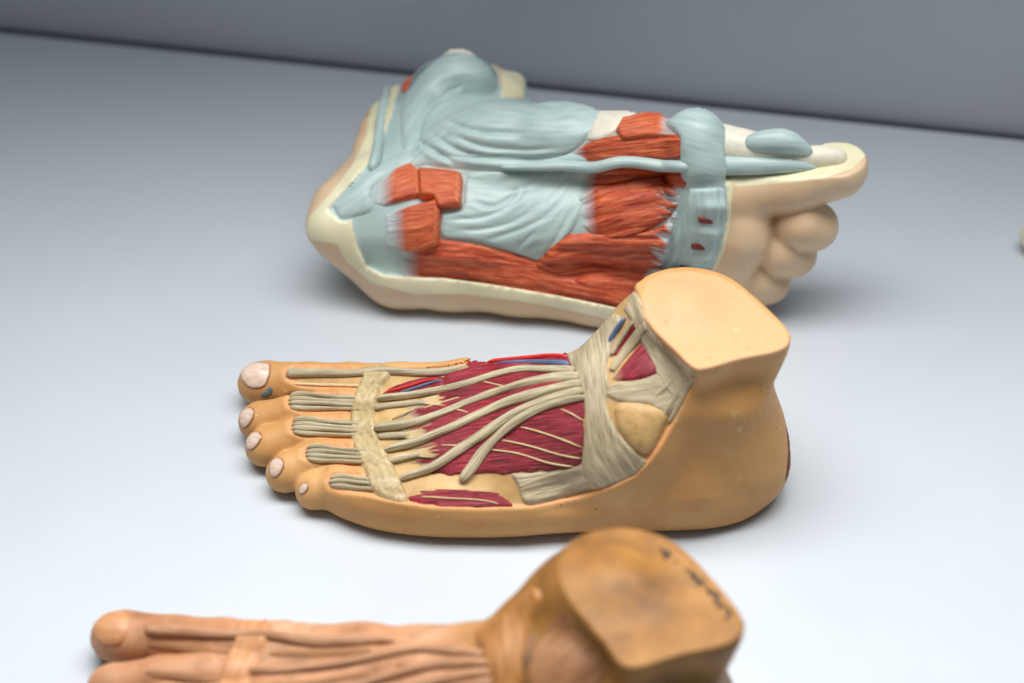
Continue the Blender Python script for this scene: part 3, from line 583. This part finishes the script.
def back_field():
    f = Field((-10.6, -1.5, -0.3), (18.2, 14.6, 12.4), 0.105)
    P = lambda u, v, y: at_y(u, v, y)
    def ch(pts, k=0.6, sq=None): f.chain([P(*p[:3]) for p in pts], [p[3] for p in pts], k, sq)
    ch([(354, 224, 4.4, 2.1), (402, 262, 3.7, 2.1), (450, 268, 3.4, 1.95), (520, 274, 3.0, 1.9), (600, 286, 2.4, 1.85), (690, 282, 2.0, 1.6)], 0.5)
    ch([(376, 198, 5.2, 2.05), (400, 215, 5.0, 2.7), (470, 225, 4.9, 3.0), (560, 225, 4.3, 2.7), (640, 220, 3.6, 2.35), (690, 215, 3.1, 2.1)], 0.8)
    ch([(440, 180, 6.6, 2.7), (500, 160, 6.6, 2.5), (560, 149, 5.8, 2.0), (620, 147, 4.7, 1.5), (660, 146, 4.0, 1.25)], 0.7)
    ch([(402, 190, 6.2, 2.2), (430, 150, 9.0, 2.7), (455, 112, 12.0, 2.6), (460, 106, 13.0, 2.6)], 0.7)          # leg behind the heel
    ch([(388, 170, 7.5, 1.4), (392, 128, 10.6, 1.3), (404, 110, 12.6, 1.25)], 0.5)                               # back edge of the leg
    ch([(470, 150, 9.0, 2.5), (492, 118, 11.8, 2.1), (505, 104, 13.4, 1.5)], 0.7)
    ch([(440, 88, 10.8, 1.1), (458, 74, 11.4, 1.05), (472, 80, 11.2, 1.0)], 0.8)                                 # inner ankle knob
    ch([(512, 84, 13.6, 0.62), (514, 100, 13.4, 0.7)], 0.2)                                                       # front skin edge of the leg
    ch([(370, 150, 8.0, 0.75), (360, 178, 6.2, 0.8), (338, 206, 4.6, 1.0), (328, 226, 3.7, 1.0)], 0.5)           # heel skin edge
    ch([(371, 128, 9.6, 0.55), (370, 150, 8.0, 0.75)], 0.3)
    ch([(693, 142, 3.5, 1.42), (700, 160, 3.1, 1.3), (704, 195, 2.6, 1.5), (700, 240, 2.3, 1.5)], 0.5)            # ball
    ch([(745, 205, 2.7, 1.25), (737, 230, 2.5, 1.6), (722, 266, 2.2, 1.5)], 0.5)                                  # ball of the foot, skin
    ch([(742, 192, 2.7, 1.15), (790, 183, 2.8, 1.28), (836, 168, 3.0, 1.42)], 0.35)                                # big toe
    kt = 0.10
    for a, b, r0, r1 in (((800, 223, 2.3), (813, 226, 2.5), 1.22, 1.16), ((782, 250, 2.2), (793, 254, 2.4), 1.16, 1.1), ((757, 279, 2.1), (768, 282, 2.3), 1.1, 1.04), ((735, 300, 2.0), (746, 303, 2.1), 0.98, 0.95)):
        f.cap(P(*a), P(*b), r0, r1, kt)
    X = f.ax[0][:, None, None]; Y = f.ax[1][None, :, None]; Z = f.ax[2][None, None, :]
    # the big toe is cut open along its upper side
    sl, bx, by, bz = f.box((at_y(728, 170, 2.5)[0], -2, 5), (19, 8, 13)); d = (bz - (7.72 + 0.115 * (bx - 11.5))) * 0.99
    f.F[sl] = np.maximum(f.F[sl], d + 0 * by)
    f.cut((-Z).astype(np.float32), 0.1); f.cut((Y - 13.9).astype(np.float32), 0.1)
    return f
f2 = back_field()
idx, PP = f2.near(0.9); u, v = proj(PP); sd = poly_sd(u, v, WIN2) / 21.0; F = f2.F[idx]
dep = 0.30 * sstep(v, 235, 265) * (1 - sstep(u, 690, 720)) + 0.12
f2.F[idx] = np.maximum(F, np.minimum(sd, F + dep)).astype(np.float32)
f2.ready(2)
# body that also carries the toe bone, for the relief laid on it
o2 = at_z(520, 316, 0.0); o2 = o2 + np.array([0, 3.0, 0])
foot2 = thing('foot_model', o2, 'pale foot model on its side with grey fascia and orange muscles, at the back', 'foot model', 'anatomical foot models on the shelf')
V, Q = f2.nets(); V = relax(V, Q, 2, 0.4); u, v = proj(V)
rim = np.max([poly_sd(u, v, r) for r in RIM2], 0)
win = poly_sd(u, v, WIN2)
mesh_obj('skin', V, Q, M['skin2'], foot2, {'win': win, 'rim': rim})
g2 = f2
def grooves(lines, depth=0.10, w=2.2):
    def g(u, v):
        h = np.zeros(np.shape(u))
        for L in lines:
            Lp = spline(L, 6); s, d = line_coord(u, v, Lp); tot = np.hypot(*np.diff(Lp, axis=0).T).sum()
            e = sstep(s, -2, 0.25 * tot) * (1 - sstep(s, 0.75 * tot, tot + 2))
            h = h - depth * e * np.exp(-(d / w) ** 2) + 0.55 * depth * e * np.exp(-((d - 2.6 * w) / (1.7 * w)) ** 2)
        return h
    return g
AR = grooves([[(408, 136), (422, 119), (444, 97), (466, 82)], [(413, 139), (435, 152), (457, 165)], [(452, 137), (488, 148), (527, 150), (562, 148)], [(422, 132), (466, 153), (518, 158), (571, 156)], [(440, 124), (480, 134), (530, 136)]], 0.13, 2.4)
HO = grooves([[(470, 200), (490, 207), (510, 200), (520, 184)], [(444, 220), (483, 217), (514, 204), (530, 182)], [(452, 230), (484, 229), (518, 220), (544, 200)], [(480, 240), (512, 232), (544, 218), (566, 196)], [(514, 248), (528, 238), (537, 229)], [(546, 252), (560, 232), (574, 206)]], 0.075, 2.1)
R2, ST, GY = M['red2'], M['stub'], M['grey']
# deep muscles of the sole
patch('muscle', g2, [(534, 263), (562, 238), (596, 233), (656, 229), (676, 212), (672, 232), (660, 272), (652, 300), (628, 300), (580, 286)], R2, foot2, 0.26, 5, [(530, 268), (590, 262), (680, 262)], 1.5, 0.28, 11, seed=3, extra=lambda u, v: 0.16 * np.abs(np.sin((v - 236 - 0.05 * (u - 600) + 4 * vnoise(u / 40, v / 20, 3)) / 14 * math.pi)) ** 0.7 - 0.08, fade_drop=0.3, fade=lambda u, v: np.clip((u - 684 + (v - 190) * 0.27 + 15 + 22 * (vnoise(u / 60, (v - 0.4 * u) / 2.0, 8) - 0.5)) / 14, 0, 1), label='orange red muscle layers in the hollow of the sole')
patch('muscle', g2, [(578, 184), (592, 174), (636, 173), (664, 180), (680, 196), (674, 210), (662, 222), (630, 236), (598, 236), (578, 218)], R2, foot2, 0.26, 6, [(570, 214), (620, 200), (690, 186)], 1.5, 0.20, 12, seed=4, bulge=0.15, extra=lambda u, v: 0.13 * np.abs(np.sin((v + 0.22 * (u - 600) + 5 * vnoise(u / 40, v / 20, 6)) / 17 * math.pi)) ** 0.7 - 0.06, fade=lambda u, v: np.clip(np.maximum((602 - u) / 22, (u - 662 + 40 * (vnoise(u / 60, (v - 0.25 * u) / 2.2, 5) - 0.5)) / 16), 0, 1))
patch('muscle', g2, [(566, 156), (589, 143), (617, 136), (678, 135), (682, 157), (640, 158), (598, 161), (574, 164)], R2, foot2, 0.15, 4, [(566, 160), (690, 148)], 1.4, 0.12, 9, seed=5, fade=lambda u, v: np.clip((590 - u) / 20, 0, 1))
patch('muscle', g2, [(582, 178), (604, 171), (640, 167), (684, 172), (686, 187), (664, 183), (630, 176), (600, 180)], R2, foot2, 0.15, 4, [(580, 180), (690, 176)], 1.4, 0.10, 8, seed=6)
# long outer muscle band along the lower rim
patch('muscle', g2, [(400, 248), (416, 243), (440, 240), (480, 245), (540, 261), (598, 276), (646, 292), (660, 305), (640, 311), (600, 303), (550, 294), (489, 283), (444, 277), (408, 275), (400, 262)], R2, foot2, 0.26, 7, [(395, 258), (470, 262), (560, 280), (660, 304)], 1.5, 0.14, 9, seed=7, fade=lambda u, v: np.clip((424 - u) / 24, 0, 1), bulge=0.12, label='long orange red muscle along the lower skin rim')
# cut muscle stubs at the heel, each with its own end face
def stub(poly, h, flow, seed, label, fd):
    return patch('muscle_stub', g2, poly, ST, foot2, h, 2.6, flow, 1.1, 0.08, 7, fade=fd, sink=0.2, seed=seed, label=label, smooth=False, wob=1.2)
def rnd(poly): return spline(list(poly) + [poly[0]], 3)[:-1]
stub([(376, 186), (392, 173), (411, 165), (420, 172), (420, 197), (404, 200), (384, 206), (374, 204)], 0.34, [(374, 196), (420, 180)], 13, 'upper orange stub beside the heel', lambda u, v: np.clip((398 - u) / 20, 0, 1))
stub([(418, 172), (440, 171), (460, 173), (463, 181), (461, 208), (440, 210), (434, 202), (419, 199)], 0.62, [(416, 186), (464, 188)], 14, 'raised square orange stub in front of the heel', lambda u, v: 0 * u)
stub([(386, 216), (396, 211), (420, 205), (437, 200), (441, 212), (440, 243), (420, 246), (400, 248), (386, 246)], 0.50, [(384, 232), (444, 222)], 15, 'lower orange stub of the cut sole muscle', lambda u, v: np.clip((410 - u) / 20, 0, 1))
for poly, h in (([(412, 167), (420, 172), (420, 197), (414, 198)], 0.36), ([(455, 174), (463, 180), (461, 208), (453, 207)], 0.65), ([(433, 203), (440, 211), (440, 242), (433, 241)], 0.53)):
    patch('cut_end', g2, poly, M['cutend'], foot2, h, 2.0, [(poly[0][0], poly[0][1]), (poly[3][0], poly[3][1])], 0.9, 0.05, 4, sink=0.3, smooth=False, wob=1.0)
# grey fascia: broad sheets of the arch and ankle
patch('fascia', g2, [(404, 170), (416, 150), (424, 120), (436, 104), (470, 97), (520, 99), (560, 100), (600, 106), (592, 132), (574, 150), (548, 158), (500, 156), (450, 160)], GY, foot2, 0.16, 10, [(410, 150), (480, 118), (560, 125), (610, 120)], 1.2, 0.08, 15, seed=21, bulge=0.20, jump=2.5, extra=AR, sink=0.12, label='broad grey sheet over the arch beside the ankle')
patch('fascia', g2, [(404, 158), (418, 148), (440, 150), (480, 158), (530, 160), (572, 154), (600, 158), (572, 168), (520, 172), (470, 170), (430, 166)], GY, foot2, 0.10, 8, [(404, 156), (480, 164), (600, 162)], 1.5, 0.05, 9, seed=22, bulge=0.05, extra=AR)
sw = lambda u, v: 0.055 * np.sin(np.hypot((u - 488) / 1.5, v - 176) / 3.6 + 0.6 * vnoise(u / 14, v / 14, 5)) * np.clip(1.5 - np.hypot((u - 500) / 60, (v - 200) / 40), 0, 1)
patch('fascia', g2, [(442, 214), (462, 208), (466, 180), (480, 172), (540, 172), (588, 170), (586, 190), (580, 216), (566, 238), (544, 260), (530, 258), (500, 247), (470, 240), (442, 236)], GY, foot2, 0.12, 5, [(442, 230), (500, 236), (560, 220), (590, 180)], 1.5, 0.03, 9, seed=23, extra=HO, label='grey fascia with curved folds in the hollow of the sole')
patch('fascia', g2, [(333, 205), (350, 190), (376, 168), (404, 152), (420, 160), (410, 166), (390, 176), (372, 190), (372, 210), (352, 217), (340, 218)], GY, foot2, 0.14, 8, [(334, 210), (420, 158)], 1.6, 0.04, 10, seed=24)
patch('fascia', g2, [(400, 118), (404, 96), (418, 68), (438, 56), (462, 52), (484, 60), (497, 72), (494, 92), (460, 98), (430, 112), (416, 142), (404, 150)], GY, foot2, 0.10, 8, [(400, 130), (440, 80), (500, 70)], 1.6, 0.08, 13, extra=AR, seed=25, bulge=0.15, label='grey rounded inner ankle at the top')
patch('bone', g2, [(428, 60), (440, 50), (456, 46), (472, 50), (482, 60), (470, 57), (456, 54), (442, 56)], M['bone2'], foot2, 0.13, 6, None, 1.3, label='cream top of the inner ankle')
for k, t in enumerate(() and ([(412, 150, 3), (420, 122, 3.5), (444, 98, 3), (468, 84, 2)], [(396, 150, 4), (404, 120, 4), (412, 92, 3)], [(430, 140, 2.5), (470, 146, 3), (530, 156, 3), (575, 158, 2)], [(424, 128, 2.5), (470, 132, 3), (520, 144, 3), (560, 150, 2)])):
    cord('tendon', g2, t, GY, foot2, 3, 0.10, 0.08, scale=21, seed=30 + k, taper=(0.2, 0.2))
cord('tendon', g2, [(372, 172, 6), (378, 150, 5), (383, 120, 4.4), (389, 86, 4)], GY, foot2, 4, 0.24, 0.10, scale=21, seed=36, taper=(0.05, 0.6), label='grey heel tendon strip behind the ankle')
patch('muscle_stub', g2, [(402, 90), (404, 74), (410, 67), (416, 68), (412, 80), (406, 92)], ST, foot2, 0.2, 3, None, 1.2, label='tiny orange stub at the top of the heel tendon')
for k, t in enumerate(()):
    cord('tendon', g2, t, GY, foot2, 2, 0.09, 0.04, scale=21, seed=60 + k, taper=(0.1, 0.1))
# bones, flexor tendon and sheath of the big toe
patch('bone', g2, [(586, 140), (594, 122), (601, 107), (622, 108), (660, 114), (662, 122), (624, 123), (617, 132), (600, 141)], M['bone2'], foot2, 0.14, 4, None, 1.4)
stub([(616, 132), (622, 121), (640, 118), (668, 117), (682, 122), (680, 135), (660, 138), (622, 141)], 0.36, [(614, 132), (684, 126)], 17, 'short orange stub below the pale bone', lambda u, v: np.clip((u - 658) / 18, 0, 1))
cord('tendon', g2, [(500, 167, 2.5), (540, 165, 4), (566, 164, 5), (596, 165, 5.4), (621, 160, 5.4), (649, 161, 5.4), (690, 166, 5.6)], GY, foot2, 5.4, 0.30, 0.22, scale=21, seed=40, groove=0.1, taper=(0.1, 0.6), label='grey round tendon crossing the sole towards the big toe')
patch('sheath', g2, [(664, 126), (680, 114), (699, 107), (712, 110), (725, 126), (722, 150), (725, 174), (722, 190), (704, 192), (684, 188), (681, 156), (679, 136)], GY, foot2, 0.26, 6, [(664, 130), (725, 150)], 1.5, 0.03, 12, seed=41, bulge=0.12, fade=lambda u, v: sstep(v, 166, 192), label='grey sheath round the ball of the big toe')
for j in range(0):
    a = j / 21.0; x0, y0 = 690 - 6 * a, 190 + 24 * a
    cord('fibre', g2, [(x0 + 6, y0, 1.4), (x0 - 10, y0 - 1 + 8 * a, 1.2), (x0 - 20 - 12 * ((j * 7) % 5) / 5, y0 - 7 + 30 * a * a, 0.5)], GY, foot2, 1.3, 0.06, 0.20 - 0.05 * a, scale=21, nseg=6, seed=j, taper=(0.4, 0.1))
patch('fascia', g2, [(690, 188), (722, 188), (726, 200), (726, 222), (720, 250), (708, 276), (690, 300), (662, 306), (656, 294), (664, 268), (676, 236), (684, 208)], GY, foot2, 0.16, 5, [(690, 190), (690, 240), (664, 300)], 1.5, 0.10, 6, seed=42, extra=lambda u, v: sum(0.2 * np.exp(-((u - x) / 13) ** 2 - ((v - y) / 5.5) ** 2) for x, y in ((716, 206), (711, 231), (702, 257), (694, 279))), label='grey fan of fibres beside the ball of the foot')
for k, (x, y) in enumerate(()):
    cord('tendon', g2, [(x - 14, y + 3, 4), (x, y, 6), (x + 16, y - 2, 7)], GY, foot2, 6, 0.16, 0.06, scale=21, seed=70 + k, taper=(0.05, 0.5))
for x, y in ((705, 219), (698, 245), (687, 268)):
    patch('muscle_slip', g2, [(x - 7, y - 4), (x - 2, y - 5), (x + 7, y - 1), (x + 7, y + 3), (x - 2, y + 3), (x - 7, y + 1)], M['slot'], foot2, 0.26, 2.5, None, 0.9)
# opened big toe: bones, pad and tendon lying in the cut
P2 = lambda u, v, y: at_y(u, v, y)
def bone_part(name, caps, mat, label=None, h=0.07, k=0.25):
    caps = spline(caps, 6); pts = np.array([P2(*c[:3]) for c in caps]); m = max(c[3] for c in caps) + 0.5
    f = Field(pts.min(0) - m, pts.max(0) + m, h); f.chain(list(pts), [c[3] for c in caps], k); V, Q = f.nets(); V = relax(V, Q, 2)
    uv = np.stack([V[:, 0], V[:, 2] + V[:, 1]], -1)
    return mesh_obj(name, V, Q, mat, foot2, {'fade': np.zeros(len(V)), 'edge': np.full(len(V), 5.0)}, uv, True, label)
bone_part('bone', [(712, 142, 3.6, 0.85), (735, 147, 3.4, 0.8), (760, 150, 3.2, 0.66), (795, 157, 3.0, 0.46), (822, 157, 3.0, 0.44), (838, 158, 3.0, 0.42)], M['bone2'], 'cream bones of the opened big toe')
bone_part('joint_pad', [(752, 143, 2.9, 0.36), (770, 141, 2.9, 0.44), (788, 142, 2.85, 0.44), (810, 152, 2.8, 0.16)], GY, 'grey joint pad on the big toe bone')
bone_part('tendon', [(700, 165, 2.6, 0.42), (722, 165, 2.55, 0.38), (758, 165, 2.5, 0.36), (790, 165, 2.5, 0.28), (818, 167, 2.6, 0.12)], GY, 'grey tendon along the big toe')

# ------------------------------------------------------------------ front foot: varnished brown cast of the same kind, out of focus
a1, b1 = at_z(260, 384, 1.0), at_z(712, 322, 8.0); a3, b3 = at_z(117, 637, 1.0), at_z(650, 602, 8.0)
r3 = math.atan2(*(b3 - a3)[[1, 0]]) - math.atan2(*(b1 - a1)[[1, 0]]); L3 = np.hypot(*(b3 - a3)[:2]) / np.hypot(*(b1 - a1)[:2])
f3 = foot_field(); f3.ready(2)
foot3 = thing('foot_model', o1, 'brown varnished foot cast with inked cut ankle, nearest and blurred at the front', 'foot model', 'anatomical foot models on the shelf')
V, Q = f3.nets(); V = relax(V, Q, 2, 0.4); u, v = proj(V)
mesh_obj('skin', V, Q, M['skin3'], foot3, {'fore': sstep(u, 590, 520)})
T3, B3, D3 = M['tendon3'], M['band3'], M['dark3']
for k, t in enumerate(tl):
    cord('tendon', f3, t, T3, foot3, 5, 0.16, 0.05, seed=k + 1, groove=0.3, taper=(0.4, 0.3))
cord('tendon', f3, [(286, 374, 6), (310, 374, 6), (350, 374, 5), (390, 372, 5), (420, 374, 6), (446, 373, 6), (500, 368, 4)], T3, foot3, 5, 0.2, 0.04, seed=31, groove=0.3, taper=(0.5, 0.1), label='orange brown tendon along the big toe')
for k, t in enumerate(([(288, 386, 3), (320, 387, 4), (362, 388, 3)], [(392, 386, 3), (440, 382, 4), (480, 376, 3)], [(380, 412, 3), (430, 405, 4), (480, 394, 3)], [(288, 405, 3), (320, 408, 4), (350, 410, 3)], [(500, 386, 2), (540, 384, 3), (570, 380, 2)])):
    cord('hollow', f3, t, D3, foot3, 3, 0.05, 0.0, seed=80 + k, taper=(0.1, 0.1))
patch('retinaculum', f3, [(364, 364), (388, 362), (392, 372), (384, 386), (378, 400), (375, 414), (376, 430), (382, 444), (390, 458), (398, 476), (408, 499), (396, 502), (374, 492), (364, 470), (356, 452), (350, 432), (351, 412), (355, 394), (362, 380)], B3, foot3, 0.18, 3.5, [(376, 366), (364, 400), (362, 430), (376, 460), (394, 500)], 1.6, 0.03, 8, seed=21)
patch('retinaculum', f3, [(566, 356), (585, 344), (604, 324), (616, 314), (622, 322), (613, 345), (607, 365), (608, 385), (606, 402), (611, 420), (622, 437), (640, 456), (646, 462), (632, 476), (600, 488), (586, 484), (582, 466), (584, 440), (585, 412), (580, 384)], M['ret3'], foot3, 0.14, 4, [(590, 330), (597, 400), (606, 450), (625, 480)], 1.6, 0.06, 6, seed=6)
patch('toenail', f3, [(243, 366), (252, 362), (268, 363), (271, 368), (268, 382), (262, 388), (250, 388), (243, 382), (240, 374)], B3, foot3, 0.06, 2.0, None, 1.1)
patch('hollow', f3, [(612, 380), (622, 356), (642, 330), (650, 345), (676, 372), (664, 400), (640, 404), (620, 398)], D3, foot3, 0.03, 4, [(612, 390), (660, 350)], 1.6, 0.05, 7, seed=9)
# inked number along the edge of the cut: short dark strokes, too blurred to read
ink = [((719, 281), (723, 288)), ((744, 300), (750, 301)), ((752, 303), (750, 309)), ((758, 308), (762, 316)), ((762, 312), (770, 316)), ((772, 320), (768, 325)), ((776, 324), (780, 330)), ((744, 297), (748, 305)), ((765, 314), (769, 321)), ((722, 284), (728, 288)), ((726, 283), (723, 290)), ((731, 291), (733, 292)), ((740, 297), (742, 298)), ((748, 302), (756, 309)), ((750, 308), (757, 304)), ((760, 311), (766, 316)), ((768, 318), (764, 322)), ((770, 321), (776, 326)), ((778, 329), (774, 333))]
for a, b in ink: cord('ink_stroke', f3, [(*a, 1.6), ((a[0] + b[0]) / 2, (a[1] + b[1]) / 2, 1.8), (*b, 1.6)], M['ink'], foot3, 1.7, 0.012, 0.012, nseg=6, taper=(0.5, 0.5))
# move the cast from the modelling position to where it stands
c1 = np.array([(a1 + b1)[0] / 2, (a1 + b1)[1] / 2, 0]); c3 = np.array([(a3 + b3)[0] / 2, (a3 + b3)[1] / 2, 0])
ca, sa = math.cos(r3), math.sin(r3); d = (o1 - c1) * L3
foot3.location = Vector(np.array([c3[0] + ca * d[0] - sa * d[1], c3[1] + sa * d[0] + ca * d[1], 0]) * S); foot3.rotation_euler = (0, 0, r3); foot3.scale = (L3, L3, 1.0)
print('foot3', math.degrees(r3), L3)

# ------------------------------------------------------------------ end of a further model, cut off by the right edge of the picture
f4 = Field((19.5, 3.5, -0.3), (29.5, 9.0, 3.2), 0.1)
e0 = at_z(1037.5, 236, 0.85)
f4.chain([e0, e0 + np.array([1.6, 0.2, 0.15]), e0 + np.array([4.5, 0.5, 0.4])], [0.82, 0.95, 1.2], 0.3)
f4.cut((0.0 - f4.ax[2])[None, None, :].astype(np.float32), 0.15)
V, Q = f4.nets(); V = relax(V, Q, 2)
e = mesh_obj('model_fragment', V, Q, M['skin2'], None, {'win': np.full(len(V), -9.0), 'rim': np.full(len(V), 9.0)})
e['label'] = 'cream rounded tip of another model at the right picture edge'; e['category'] = 'model'
